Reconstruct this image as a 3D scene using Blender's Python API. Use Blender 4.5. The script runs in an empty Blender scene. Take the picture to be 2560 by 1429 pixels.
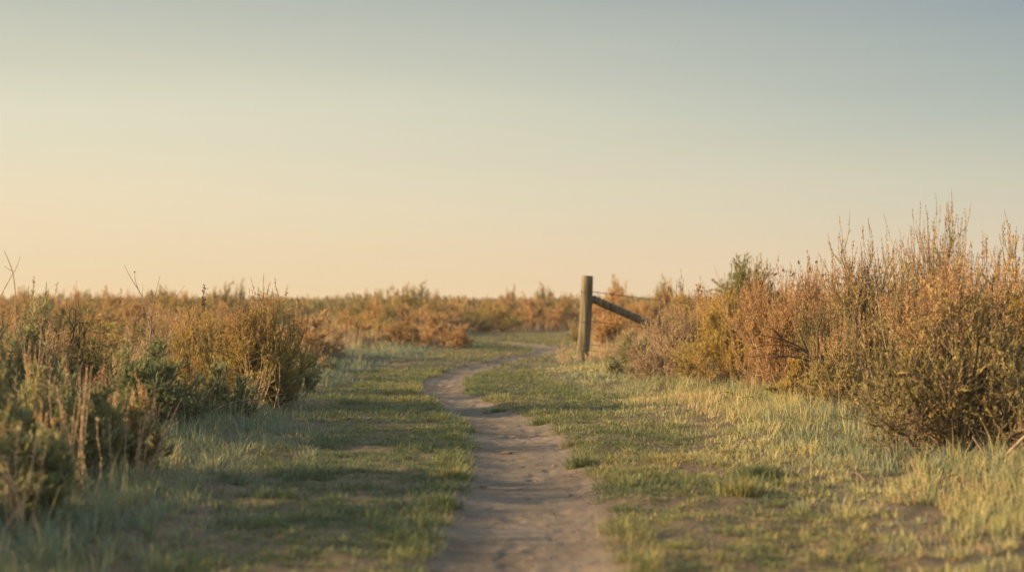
import bpy, math
import numpy as np
from mathutils import Vector

SEED = 7
rng = np.random.default_rng(SEED)
scene = bpy.context.scene
COL = scene.collection
CAM_H = 0.85
HOR = 758.0
FPX = 3556.0          # 50 mm lens on the photo's 2560 px width


def gz(py):           # depth of a ground point seen at image row py
    return FPX * CAM_H / (py - HOR)


def wx(px, z):        # world x of image column px at depth z
    return (px - 1280.0) / FPX * z


def wh(py, z):        # world height of image row py at depth z
    return CAM_H - (py - HOR) / FPX * z


# ---------------------------------------------------------------- noise
def _h(ix, iy, seed):
    n = (ix.astype(np.int64) * 374761393 + iy.astype(np.int64) * 668265263 + seed * 974634777) & 0xffffffff
    n = ((n ^ (n >> 13)) * 1274126177) & 0xffffffff
    n = n ^ (n >> 16)
    return (n & 0xffffff) / float(0xffffff)


def vnoise(x, y, seed=0):
    x = np.asarray(x, dtype=np.float64); y = np.asarray(y, dtype=np.float64)
    ix = np.floor(x); iy = np.floor(y)
    fx = x - ix; fy = y - iy
    fx = fx * fx * (3 - 2 * fx); fy = fy * fy * (3 - 2 * fy)
    ix = ix.astype(np.int64); iy = iy.astype(np.int64)
    a = _h(ix, iy, seed); b = _h(ix + 1, iy, seed); c = _h(ix, iy + 1, seed); d = _h(ix + 1, iy + 1, seed)
    return (a * (1 - fx) + b * fx) * (1 - fy) + (c * (1 - fx) + d * fx) * fy


def fbm(x, y, seed=0, octv=3):
    s = 0; a = 0.5; t = 0
    for k in range(octv):
        s = s + a * vnoise(x * 2 ** k + 17.3 * k, y * 2 ** k - 9.1 * k, seed + k)
        t += a; a *= 0.5
    return s / t


def sstep(a, b, x):
    t = np.clip((x - a) / (b - a), 0, 1)
    return t * t * (3 - 2 * t)


# ---------------------------------------------------------------- layout
PZ = np.array([0., 3.0, 4.5, 5.0, 5.6, 6.14, 7.16, 8.84, 10.35, 12.0, 13.6, 15.7, 17.6, 19.9, 21.7, 24.8, 27.0, 29.0, 31.0, 33.0, 35.0, 38.0])
PL = np.array([-.3, -.3, -.28, -.27, -.25, -.21, -.17, -.21, -.34, -.58, -.84, -.93, -.85, -.53, -.17, .40, .45, .18, -.46, -1.3, -2.6, -5.6])
PR = np.array([.33, .33, .33, .33, .33, .37, .34, .33, .20, -.14, -.44, -.57, -.44, -.15, .16, .74, .86, .62, .08, -.8, -2.1, -4.9])


def path_lr(y):
    y = np.asarray(y)
    w = (fbm(y * 2.3, y * 0 + 3.1, 41) - .5) * .12 + (fbm(y * 8.5, y * 0 + 1.1, 45) - .5) * .09
    w2 = (fbm(y * 2.6, y * 0 + 8.7, 43) - .5) * .12 + (fbm(y * 8.1, y * 0 + 5.1, 46) - .5) * .09
    return np.interp(y, PZ, PL) + w, np.interp(y, PZ, PR) + w2


def path_d(x, y):      # signed distance-like value: negative on the path
    l, r = path_lr(y)
    return np.maximum(l - x, x - r)


TZ = np.array([0, 4.5, 6.1, 8.8, 12.5, 17.6, 24, 33, 40])
TL = np.array([-1.0, -1.0, -1.1, -1.15, -1.5, -1.75, -1.2, -1.3, -1.2])
TR = np.array([1.2, 1.2, 1.2, 1.0, .72, .22, .62, 1.3, 1.6])


def turf_d(x, y):      # negative inside the trodden short-turf corridor
    w = (fbm(x * 1.3, y * 1.1, 51) - .5) * .5
    return np.maximum(np.interp(y, TZ, TL) - x, x - np.interp(y, TZ, TR)) + w


BZ = np.array([0, 6, 8, 9.1, 12.5, 15.7, 21.3, 27, 33, 41, 44])
BL = np.array([-1.9, -1.9, -1.95, -2.1, -2.1, -2.3, -2.7, -2.3, -1.3, -1.0, -.2])
BR = np.array([2.3, 2.2, 2.1, 2.1, 2.2, 1.6, 1.1, 1.35, 1.8, 2.0, -.2])


def gh(x, y):
    x = np.asarray(x, dtype=np.float64); y = np.asarray(y, dtype=np.float64)
    h = (fbm(x * .35, y * .35, 3) - .5) * .09
    td = np.maximum(np.interp(y, TZ, TL) - x, x - np.interp(y, TZ, TR))
    h = h * sstep(-.4, 1.2, td) + sstep(0, 1.5, td) * .035
    h = h + (fbm(x * 3.1, y * 3.1, 5) - .5) * (.003 + .042 * sstep(-.02, .22, path_d(x, y)))
    h = h + (fbm(x * 9, y * 9, 6, 2) - .5) * (.008 + .022 * sstep(0, .15, path_d(x, y)))
    d = path_d(x, y)
    near = np.where(y < 40, 1, 0)
    h = h - near * (1 - sstep(-.16, .14, d)) * .04
    return h


# ---------------------------------------------------------------- mesh building
def mesh_from(name, V, quads=None, tris=None, attrs=None, mat=None, smooth=False):
    me = bpy.data.meshes.new(name)
    V = np.asarray(V, dtype=np.float32).reshape(-1, 3)
    q = np.zeros((0, 4), np.int32) if quads is None else np.asarray(quads, np.int32).reshape(-1, 4)
    t = np.zeros((0, 3), np.int32) if tris is None else np.asarray(tris, np.int32).reshape(-1, 3)
    me.vertices.add(len(V)); me.vertices.foreach_set('co', V.ravel())
    nl = len(q) * 4 + len(t) * 3
    me.loops.add(nl); me.loops.foreach_set('vertex_index', np.concatenate([q.ravel(), t.ravel()]).astype(np.int32))
    me.polygons.add(len(q) + len(t))
    me.polygons.foreach_set('loop_start', np.concatenate([np.arange(len(q)) * 4, len(q) * 4 + np.arange(len(t)) * 3]).astype(np.int32))
    if smooth:
        me.polygons.foreach_set('use_smooth', np.ones(len(q) + len(t), dtype=bool))
    for k, a in (attrs or {}).items():
        at = me.attributes.new(k, 'FLOAT', 'POINT')
        at.data.foreach_set('value', np.asarray(a, dtype=np.float32).ravel())
    me.update(calc_edges=True)
    if mat: me.materials.append(mat)
    return me


def link(name, data, parent=None, **props):
    o = bpy.data.objects.new(name, data)
    COL.objects.link(o)
    if parent is not None: o.parent = parent
    for k, v in props.items(): o[k] = v
    return o


def norm(a):
    return a / np.maximum(np.linalg.norm(a, axis=-1, keepdims=True), 1e-9)


def tubes(P, R, s):
    """P (M,n,3) centre lines, R (M,n) radii -> verts, quads"""
    M, n, _ = P.shape
    T = np.empty_like(P)
    T[:, 1:-1] = P[:, 2:] - P[:, :-2]; T[:, 0] = P[:, 1] - P[:, 0]; T[:, -1] = P[:, -1] - P[:, -2]
    T = norm(T)
    ref = np.where(np.abs(T[..., 2:3]) > .9, np.array([1., 0, 0]), np.array([0, 0, 1.]))
    A = norm(np.cross(T, ref)); B = np.cross(T, A)
    ang = np.arange(s) / s * 2 * np.pi
    V = P[:, :, None, :] + R[:, :, None, None] * (np.cos(ang)[None, None, :, None] * A[:, :, None, :] + np.sin(ang)[None, None, :, None] * B[:, :, None, :])
    idx = np.arange(M * n * s).reshape(M, n, s)
    a = idx[:, :-1, :]; b = idx[:, 1:, :]
    q = np.stack([a, np.roll(a, -1, 2), np.roll(b, -1, 2), b], -1).reshape(-1, 4)
    return V.reshape(-1, 3), q


def join(parts):
    Vs, Qs, o = [], [], 0
    for V, Q in parts:
        Vs.append(V); Qs.append(Q + o); o += len(V)
    return np.concatenate(Vs), np.concatenate(Qs)


def leaves(P, D, L, W, r):
    """diamond leaves at P along D"""
    N = len(P)
    D = norm(D)
    S = norm(np.cross(D, r.normal(size=(N, 3))))
    U = np.cross(D, S)
    L = L[:, None]; W = W[:, None]
    V = np.stack([P, P + D * L * .5 + S * W * .5 + U * L * .06, P + D * L + U * L * .02, P + D * L * .5 - S * W * .5 + U * L * .06], 1)
    q = np.arange(N * 4).reshape(N, 4)
    return V.reshape(-1, 3), q


def grow(P0, D0, L, n, trop, wig, r):
    M = len(P0)
    pts = np.empty((M, n + 1, 3)); pts[:, 0] = P0
    d = norm(D0); st = (L / n)[:, None]
    for k in range(n):
        d = norm(d + np.array([0, 0, trop / n]) + r.normal(size=(M, 3)) * wig)
        pts[:, k + 1] = pts[:, k] + d * st
    return pts


def sample_on(P, k, lo, hi, r):
    """k points on every polyline -> pos, tangent, parameter, parent index"""
    M, n, _ = P.shape
    t = r.uniform(lo, hi, (M, k)); f = t * (n - 1)
    i = np.minimum(f.astype(int), n - 2); u = (f - i)[..., None]
    m = np.arange(M)[:, None]
    a = P[m, i]; b = P[m, i + 1]
    return (a + (b - a) * u).reshape(-1, 3), norm(b - a).reshape(-1, 3), t.ravel(), np.repeat(np.arange(M), k)


# ---------------------------------------------------------------- materials
def nodes_of(name):
    m = bpy.data.materials.new(name); m.use_nodes = True
    nt = m.node_tree; nt.nodes.clear()
    return m, nt, nt.nodes, nt.links


def ramp(nd, stops):
    r = nd.new('ShaderNodeValToRGB'); e = r.color_ramp.elements
    while len(e) < len(stops): e.new(0.5)
    for k, (p, c) in enumerate(stops):
        e[k].position = p; e[k].color = (*c, 1)
    return r


def leaf_mat(name, stops, trans=.35, rough=.75, jitter=.12):
    m, nt, nd, lk = nodes_of(name)
    at = nd.new('ShaderNodeAttribute'); at.attribute_name = 'tint'
    oi = nd.new('ShaderNodeObjectInfo')
    ma = nd.new('ShaderNodeMath'); ma.operation = 'MULTIPLY_ADD'; ma.inputs[1].default_value = jitter * 2; ma.inputs[2].default_value = -jitter
    lk.new(oi.outputs['Random'], ma.inputs[0])
    ad = nd.new('ShaderNodeMath'); ad.operation = 'ADD'; ad.use_clamp = True
    lk.new(at.outputs['Fac'], ad.inputs[0]); lk.new(ma.outputs[0], ad.inputs[1])
    rp = ramp(nd, stops); lk.new(ad.outputs[0], rp.inputs[0])
    p = nd.new('ShaderNodeBsdfPrincipled'); p.inputs['Roughness'].default_value = rough
    p.inputs['Specular IOR Level'].default_value = .25
    lk.new(rp.outputs[0], p.inputs['Base Color'])
    t = nd.new('ShaderNodeBsdfTranslucent'); lk.new(rp.outputs[0], t.inputs['Color'])
    mx = nd.new('ShaderNodeMixShader'); mx.inputs[0].default_value = trans
    lk.new(p.outputs[0], mx.inputs[1]); lk.new(t.outputs[0], mx.inputs[2])
    out = nd.new('ShaderNodeOutputMaterial'); lk.new(mx.outputs[0], out.inputs[0])
    return m


def bark_mat(name, c1, c2):
    m, nt, nd, lk = nodes_of(name)
    tc = nd.new('ShaderNodeTexCoord'); nz = nd.new('ShaderNodeTexNoise'); nz.inputs['Scale'].default_value = 25
    lk.new(tc.outputs['Object'], nz.inputs['Vector'])
    rp = ramp(nd, [(.3, c1), (.7, c2)]); lk.new(nz.outputs['Fac'], rp.inputs[0])
    p = nd.new('ShaderNodeBsdfPrincipled'); p.inputs['Roughness'].default_value = .85
    p.inputs['Specular IOR Level'].default_value = .2
    lk.new(rp.outputs[0], p.inputs['Base Color'])
    out = nd.new('ShaderNodeOutputMaterial'); lk.new(p.outputs[0], out.inputs[0])
    return m


M = {}
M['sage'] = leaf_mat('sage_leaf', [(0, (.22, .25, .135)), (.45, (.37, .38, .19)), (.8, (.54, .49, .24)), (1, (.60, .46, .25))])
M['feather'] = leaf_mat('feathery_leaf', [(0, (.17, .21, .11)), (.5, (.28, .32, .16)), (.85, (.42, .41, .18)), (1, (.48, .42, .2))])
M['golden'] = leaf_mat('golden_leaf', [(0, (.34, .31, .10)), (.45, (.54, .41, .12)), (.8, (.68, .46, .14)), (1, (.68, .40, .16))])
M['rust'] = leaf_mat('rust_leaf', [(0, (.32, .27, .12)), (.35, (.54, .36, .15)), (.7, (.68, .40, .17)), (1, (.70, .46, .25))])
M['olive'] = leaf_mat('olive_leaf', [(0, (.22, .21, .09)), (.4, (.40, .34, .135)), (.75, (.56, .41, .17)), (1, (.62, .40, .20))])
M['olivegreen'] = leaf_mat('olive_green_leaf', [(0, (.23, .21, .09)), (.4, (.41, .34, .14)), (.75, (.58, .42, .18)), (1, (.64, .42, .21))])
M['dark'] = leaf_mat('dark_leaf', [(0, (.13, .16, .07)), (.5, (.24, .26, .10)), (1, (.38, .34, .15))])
M['tan'] = leaf_mat('tan_leaf', [(0, (.36, .28, .16)), (.5, (.56, .42, .25)), (1, (.68, .53, .33))])
M['seed'] = leaf_mat('seed_head', [(0, (.30, .17, .09)), (.5, (.52, .32, .15)), (1, (.66, .44, .21))], trans=.35)
M['seed_dark'] = leaf_mat('dark_seed_head', [(0, (.06, .035, .025)), (1, (.17, .09, .055))], trans=.1)
M['bark'] = bark_mat('sage_bark', (.11, .08, .06), (.28, .21, .16))
M['bark_warm'] = bark_mat('warm_bark', (.22, .155, .11), (.44, .32, .22))
M['bark_dark'] = bark_mat('dark_bark', (.022, .017, .015), (.06, .045, .036))
M['straw'] = bark_mat('dry_straw', (.36, .24, .14), (.54, .38, .24))
M['grass'] = leaf_mat('grass_blade', [(0, (.20, .25, .18)), (.3, (.28, .32, .21)), (.5, (.36, .36, .17)), (.7, (.48, .44, .18)), (.88, (.60, .49, .24)), (1, (.62, .46, .27))], trans=.35, rough=.6)
M['turf'] = leaf_mat('turf_blade', [(0, (.14, .18, .09)), (.35, (.21, .24, .10)), (.6, (.30, .29, .11)), (.85, (.44, .36, .15)), (1, (.50, .36, .18))], trans=.3, rough=.6)


def soil_mat():
    m, nt, nd, lk = nodes_of('soil')
    tc = nd.new('ShaderNodeTexCoord')
    n1 = nd.new('ShaderNodeTexNoise'); n1.inputs['Scale'].default_value = 1.7; n1.inputs['Detail'].default_value = 6
    n2 = nd.new('ShaderNodeTexNoise'); n2.inputs['Scale'].default_value = 38; n2.inputs['Detail'].default_value = 5; n2.inputs['Roughness'].default_value = .7
    lk.new(tc.outputs['Object'], n1.inputs['Vector']); lk.new(tc.outputs['Object'], n2.inputs['Vector'])
    r1 = ramp(nd, [(.3, (.155, .122, .09)), (.5, (.215, .171, .128)), (.75, (.28, .222, .168))]); lk.new(n1.outputs['Fac'], r1.inputs[0])
    r2 = ramp(nd, [(.28, (.45, .42, .4)), (.40, (.85, .85, .85)), (.6, (1, 1, 1))]); lk.new(n2.outputs['Fac'], r2.inputs[0])
    mx = nd.new('ShaderNodeMix'); mx.data_type = 'RGBA'; mx.blend_type = 'MULTIPLY'; mx.inputs[0].default_value = 1
    lk.new(r1.outputs[0], mx.inputs[6]); lk.new(r2.outputs[0], mx.inputs[7])
    # litter and thatch away from the track, bare tan soil on it
    at = nd.new('ShaderNodeAttribute'); at.attribute_name = 'litter'
    r3 = ramp(nd, [(.35, (.095, .07, .042)), (.65, (.22, .16, .095))]); lk.new(n2.outputs['Fac'], r3.inputs[0])
    m2 = nd.new('ShaderNodeMix'); m2.data_type = 'RGBA'; lk.new(at.outputs['Fac'], m2.inputs[0])
    lk.new(mx.outputs[2], m2.inputs[6]); lk.new(r3.outputs[0], m2.inputs[7])
    p = nd.new('ShaderNodeBsdfPrincipled'); p.inputs['Roughness'].default_value = .95; p.inputs['Specular IOR Level'].default_value = .15
    lk.new(m2.outputs[2], p.inputs['Base Color'])
    b = nd.new('ShaderNodeBump'); b.inputs['Strength'].default_value = .6; b.inputs['Distance'].default_value = .012
    lk.new(n2.outputs['Fac'], b.inputs['Height']); lk.new(b.outputs[0], p.inputs['Normal'])
    out = nd.new('ShaderNodeOutputMaterial'); lk.new(p.outputs[0], out.inputs[0])
    return m


M['soil'] = soil_mat()


def wood_mat():
    m, nt, nd, lk = nodes_of('weathered_wood')
    tc = nd.new('ShaderNodeTexCoord'); mp = nd.new('ShaderNodeMapping'); mp.inputs['Scale'].default_value = (30, 30, 1.3)
    lk.new(tc.outputs['Object'], mp.inputs['Vector'])
    nz = nd.new('ShaderNodeTexNoise'); nz.inputs['Scale'].default_value = 1; nz.inputs['Detail'].default_value = 6; nz.inputs['Roughness'].default_value = .65
    lk.new(mp.outputs[0], nz.inputs['Vector'])
    n2 = nd.new('ShaderNodeTexNoise'); n2.inputs['Scale'].default_value = 4; lk.new(tc.outputs['Object'], n2.inputs['Vector'])
    rp = ramp(nd, [(.34, (.03, .024, .017)), (.46, (.13, .108, .07)), (.62, (.25, .21, .14)), (.8, (.36, .31, .22))]); lk.new(nz.outputs['Fac'], rp.inputs[0])
    r2 = ramp(nd, [(.35, (.80, .82, .74)), (.65, (1, 1, 1))]); lk.new(n2.outputs['Fac'], r2.inputs[0])
    mx = nd.new('ShaderNodeMix'); mx.data_type = 'RGBA'; mx.blend_type = 'MULTIPLY'; mx.inputs[0].default_value = 1
    lk.new(rp.outputs[0], mx.inputs[6]); lk.new(r2.outputs[0], mx.inputs[7])
    p = nd.new('ShaderNodeBsdfPrincipled'); p.inputs['Roughness'].default_value = .8; p.inputs['Specular IOR Level'].default_value = .3
    lk.new(mx.outputs[2], p.inputs['Base Color'])
    b = nd.new('ShaderNodeBump'); b.inputs['Strength'].default_value = .7; b.inputs['Distance'].default_value = .01
    lk.new(nz.outputs['Fac'], b.inputs['Height']); lk.new(b.outputs[0], p.inputs['Normal'])
    out = nd.new('ShaderNodeOutputMaterial'); lk.new(p.outputs[0], out.inputs[0])
    return m


M['wood'] = wood_mat()
m, nt, nd, lk = nodes_of('rusty_wire')
p = nd.new('ShaderNodeBsdfPrincipled'); p.inputs['Base Color'].default_value = (.10, .065, .045, 1); p.inputs['Roughness'].default_value = .6; p.inputs['Metallic'].default_value = .4
out = nd.new('ShaderNodeOutputMaterial'); lk.new(p.outputs[0], out.inputs[0]); M['wire'] = m

# ---------------------------------------------------------------- ground and path
def axis(parts):
    a = [np.arange(s, e, st) for s, e, st in parts]
    return np.unique(np.round(np.concatenate(a), 4))


def geo(start, end, f):
    v = [start]; st = f * start
    while v[-1] < end: v.append(v[-1] * (1 + f))
    return np.array(v)


gx_pos = np.concatenate([np.arange(0, 2.2, .03), np.arange(2.2, 8, .15), geo(8, 1300, .12)])
gx = np.concatenate([-gx_pos[::-1][:-1], gx_pos])
gy = np.concatenate([-geo(6, 400, .3)[::-1], np.arange(-5, 2.5, .25), np.arange(2.5, 14, .03), np.arange(14, 40, .08), geo(40, 1500, .05)])
X, Y = np.meshgrid(gx, gy)
Z = gh(X, Y)
nx, ny = len(gx), len(gy)
ii = np.arange(nx * ny).reshape(ny, nx)
Q = np.stack([ii[:-1, :-1], ii[:-1, 1:], ii[1:, 1:], ii[1:, :-1]], -1).reshape(-1, 4)
litter = sstep(.05, .5, turf_d(X, Y))
litter = np.maximum(litter, sstep(.40, .62, fbm(X * 2.2, Y * 2.2, 77)) * .2 * sstep(.02, .15, path_d(X, Y)) + .75 * sstep(.0, .10, path_d(X, Y)))
me = mesh_from('ground', np.stack([X, Y, Z], -1), Q, attrs={'litter': litter.ravel()}, mat=M['soil'], smooth=True)
link('ground', me, kind='structure')

py_ = np.arange(2.6, 37.5, .03)
l, r_ = path_lr(py_)
S = np.linspace(0, 1, 46)
PX = l[:, None] * (1 - S) + r_[:, None] * S
PY = np.repeat(py_[:, None], len(S), 1)
edge = np.minimum(S, 1 - S) * 2
PH = gh(PX, PY) + .008 * sstep(0, .45, edge)[None, :] - .003 * (1 - sstep(0, .1, edge))[None, :]
# hoof and boot dents, ripples
dent = fbm(PX * 10, PY * 6.5, 91, 2)
PH = PH - sstep(.58, .72, dent) * .009 * edge[None, :] ** .5 + (fbm(PX * 30, PY * 30, 93, 2) - .5) * .005
nn = len(S)
ii = np.arange(len(py_) * nn).reshape(len(py_), nn)
Q = np.stack([ii[:-1, :-1], ii[:-1, 1:], ii[1:, 1:], ii[1:, :-1]], -1).reshape(-1, 4)
me = mesh_from('path', np.stack([PX, PY, PH], -1), Q, attrs={'litter': np.zeros(PX.size)}, mat=M['soil'], smooth=True)
link('path', me, kind='structure')

# ---------------------------------------------------------------- grass
def blades(x, y, L, W, lean, az, tint, name, mat, label=None):
    N = len(x)
    z = gh(x, y) - .004
    d = np.stack([np.cos(az), np.sin(az)], 1)
    a2 = az + rng.uniform(-.9, .9, N) + np.pi / 2
    s = np.stack([np.cos(a2), np.sin(a2), np.zeros(N)], 1) * W[:, None] * .5
    base = np.stack([x, y, z], 1)
    h1 = L * .55 * np.cos(lean * .6); o1 = L * .55 * np.sin(lean * .6)
    h2 = h1 + L * .45 * np.cos(np.minimum(lean * 1.5, 1.75)); o2 = o1 + L * .45 * np.sin(np.minimum(lean * 1.5, 1.75))
    mid = base + np.concatenate([d * o1[:, None], h1[:, None]], 1)
    tip = base + np.concatenate([d * o2[:, None], h2[:, None]], 1)
    V = np.stack([base - s, base + s, mid + s * .8, mid - s * .8, tip], 1).reshape(-1, 3)
    b = np.arange(N)[:, None] * 5
    q = b + np.array([[0, 1, 2, 3]]); t = b + np.array([[3, 2, 4]])
    me = mesh_from(name, V, q, t, attrs={'tint': np.repeat(np.clip(tint, 0, 1), 5)}, mat=mat)
    return me


def tufted(n_tuft, per, xr, yr, spread, dens, ybias=1.0):
    """scatter tufts in view wedge between depths yr, returns blade positions and outward azimuths"""
    y = yr[0] + (yr[1] - yr[0]) * rng.random(n_tuft) ** ybias
    hw = .40 * y + .7
    x = rng.uniform(-1, 1, n_tuft) * hw if xr is None else rng.uniform(xr[0], xr[1], n_tuft)
    keep = rng.random(n_tuft) < dens(x, y)
    x, y = x[keep], y[keep]
    n = len(x)
    k = rng.poisson(per, n) + 1
    idx = np.repeat(np.arange(n), k)
    N = len(idx)
    az = rng.uniform(0, 2 * np.pi, N)
    rr = np.abs(rng.normal(0, 1, N)) * spread * (y[idx] / 8) ** .35
    return x[idx] + rr * np.cos(az), y[idx] + rr * np.sin(az), az, idx, rr


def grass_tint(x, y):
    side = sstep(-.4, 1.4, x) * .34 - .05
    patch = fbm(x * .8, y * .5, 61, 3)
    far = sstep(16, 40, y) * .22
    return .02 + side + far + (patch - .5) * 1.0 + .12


def d_turf(x, y):
    p = sstep(.0, .07, path_d(x, y))
    patch = sstep(.38, .54, fbm(x * 4.6, y * 4.6, 71, 4))
    edge = 1 - sstep(.05, .3, np.abs(path_d(x, y)))
    inside = 1 - sstep(-.1, .35, turf_d(x, y))
    return p * inside * np.clip(patch * 1.0 + edge * .4 + .25, 0, 1)


xs, ys, azs, Ls, Ws, lns, tts = [], [], [], [], [], [], []
for (n, per, yr, sp, Lm, Wm) in ((12500, 22, (3.4, 9), .032, .029, .0032), (14000, 18, (9, 18), .038, .030, .0045), (6000, 10, (18, 40), .06, .035, .010)):
    x, y, az, idx, rr = tufted(n, per, (-2.3, 2.3), yr, sp, d_turf)
    N = len(x)
    edge = 1 - sstep(.0, .25, path_d(x, y))
    big = sstep(.45, .7, fbm(x * 3.0, y * 2.6, 73, 2))
    nt_ = idx.max() + 1; th = rng.uniform(.45, 1.5, nt_)[idx]; tq = rng.normal(0, .17, nt_)[idx]
    L = Lm * rng.uniform(.6, 1.3, N) * th * (1 + .5 * edge + .9 * big)
    keep = path_d(x, y) > np.where(y < 14, -.05 * rng.random(N) ** 2 + .01, .03)
    x, y, az, L, rr, tq = x[keep], y[keep], az[keep], L[keep], rr[keep], tq[keep]; N = len(x)
    xs.append(x); ys.append(y); azs.append(az); Ls.append(L)
    Ws.append(Wm * rng.uniform(.7, 1.3, N)); lns.append(np.clip(rng.normal(1.02, .32, N), .1, 1.45))
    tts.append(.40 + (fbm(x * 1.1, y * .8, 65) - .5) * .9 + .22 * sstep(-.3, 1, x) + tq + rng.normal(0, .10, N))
c = lambda a: np.concatenate(a)
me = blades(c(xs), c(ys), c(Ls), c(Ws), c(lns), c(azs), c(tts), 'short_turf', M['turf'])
link('short_turf', me, kind='stuff', label='short patchy turf on both sides of the dirt path', category='grass')
print('turf', len(c(xs)))


def d_long(x, y):
    out = sstep(-.12, .35, turf_d(x, y))
    cl = .45 + .55 * sstep(.3, .6, fbm(x * 2.5, y * 2.5, 81))
    bushy = np.maximum(np.interp(y, BZ, BL) - x, x - np.interp(y, BZ, BR))
    under = 1 - .55 * sstep(.3, 1.5, bushy)
    return out * cl * under


xs, ys, azs, Ls, Ws, lns, tts = [], [], [], [], [], [], []
for (n, per, yr, sp, Lm, Wm) in ((5200, 22, (3.3, 8), .042, .095, .0040), (10000, 19, (8, 15), .050, .085, .0046), (9000, 14, (15, 26), .07, .085, .008), (7000, 11, (26, 46), .11, .09, .015)):
    x, y, az, idx, rr = tufted(n, per, None, yr, sp, d_long)
    N = len(x)
    tall = np.where(x < 0, sstep(0, .8, turf_d(x, y)), sstep(.1, 1.4, turf_d(x, y)))
    hn = .6 + .9 * fbm(x * 1.6, y * 1.6, 83, 2)
    nt_ = idx.max() + 1; th = rng.uniform(.45, 1.45, nt_)[idx]; tq = rng.normal(0, .13, nt_)[idx] + (rng.random(nt_) < .10)[idx] * .35
    L = Lm * rng.uniform(.6, 1.35, N) * th * (.36 + .80 * tall) * hn
    L = np.where(rng.random(N) < .012, L * 2.0 + .03, L)
    keep = path_d(x, y) > np.where(y < 14, .0, .04)
    x, y, az, L, tq = x[keep], y[keep], az[keep], L[keep], tq[keep]; N = len(x)
    xs.append(x); ys.append(y); azs.append(az); Ls.append(L)
    Ws.append(Wm * rng.uniform(.7, 1.3, N)); lns.append(np.clip(rng.normal(.55, .25, N), .03, 1.2))
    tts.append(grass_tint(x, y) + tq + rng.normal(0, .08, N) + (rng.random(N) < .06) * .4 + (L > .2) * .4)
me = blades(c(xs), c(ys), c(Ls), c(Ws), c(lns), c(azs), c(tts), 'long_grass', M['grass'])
link('long_grass', me, kind='stuff', label='long soft grass along the verges between path and sagebrush', category='grass')
print('long', len(c(xs)))


# dry straw grass standing between the shrubs
def d_dry(x, y):
    bushy = np.maximum(np.interp(y, BZ, BL) - x, x - np.interp(y, BZ, BR))
    return sstep(-.05, .5, bushy) * (.25 + .75 * sstep(.4, .6, fbm(x * .9, y * .6, 87)))


xs, ys, azs, Ls, Ws, lns, tts = [], [], [], [], [], [], []
for (n, per, yr, sp, Lm, Wm) in ((1300, 14, (7.5, 14), .05, .26, .004), (4200, 12, (14, 28), .08, .32, .007), (5000, 10, (28, 70), .15, .38, .014)):
    x, y, az, idx, rr = tufted(n, per, None, yr, sp, d_dry)
    N = len(x)
    xs.append(x); ys.append(y); azs.append(az)
    Ls.append(Lm * rng.uniform(.5, 1.3, N) * (.6 + .8 * fbm(x, y, 89, 2)))
    Ws.append(Wm * rng.uniform(.7, 1.3, N)); lns.append(np.abs(rng.normal(.22, .18, N)))
    tts.append(.45 + (fbm(x * .5, y * .4, 66) - .5) * .8 + rng.normal(0, .2, N))
me = blades(c(xs), c(ys), c(Ls), c(Ws), c(lns), c(azs), c(tts), 'dry_grass', M['tan'])
link('dry_grass', me, kind='stuff', label='dry straw-coloured grass standing between the shrubs', category='grass')


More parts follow.
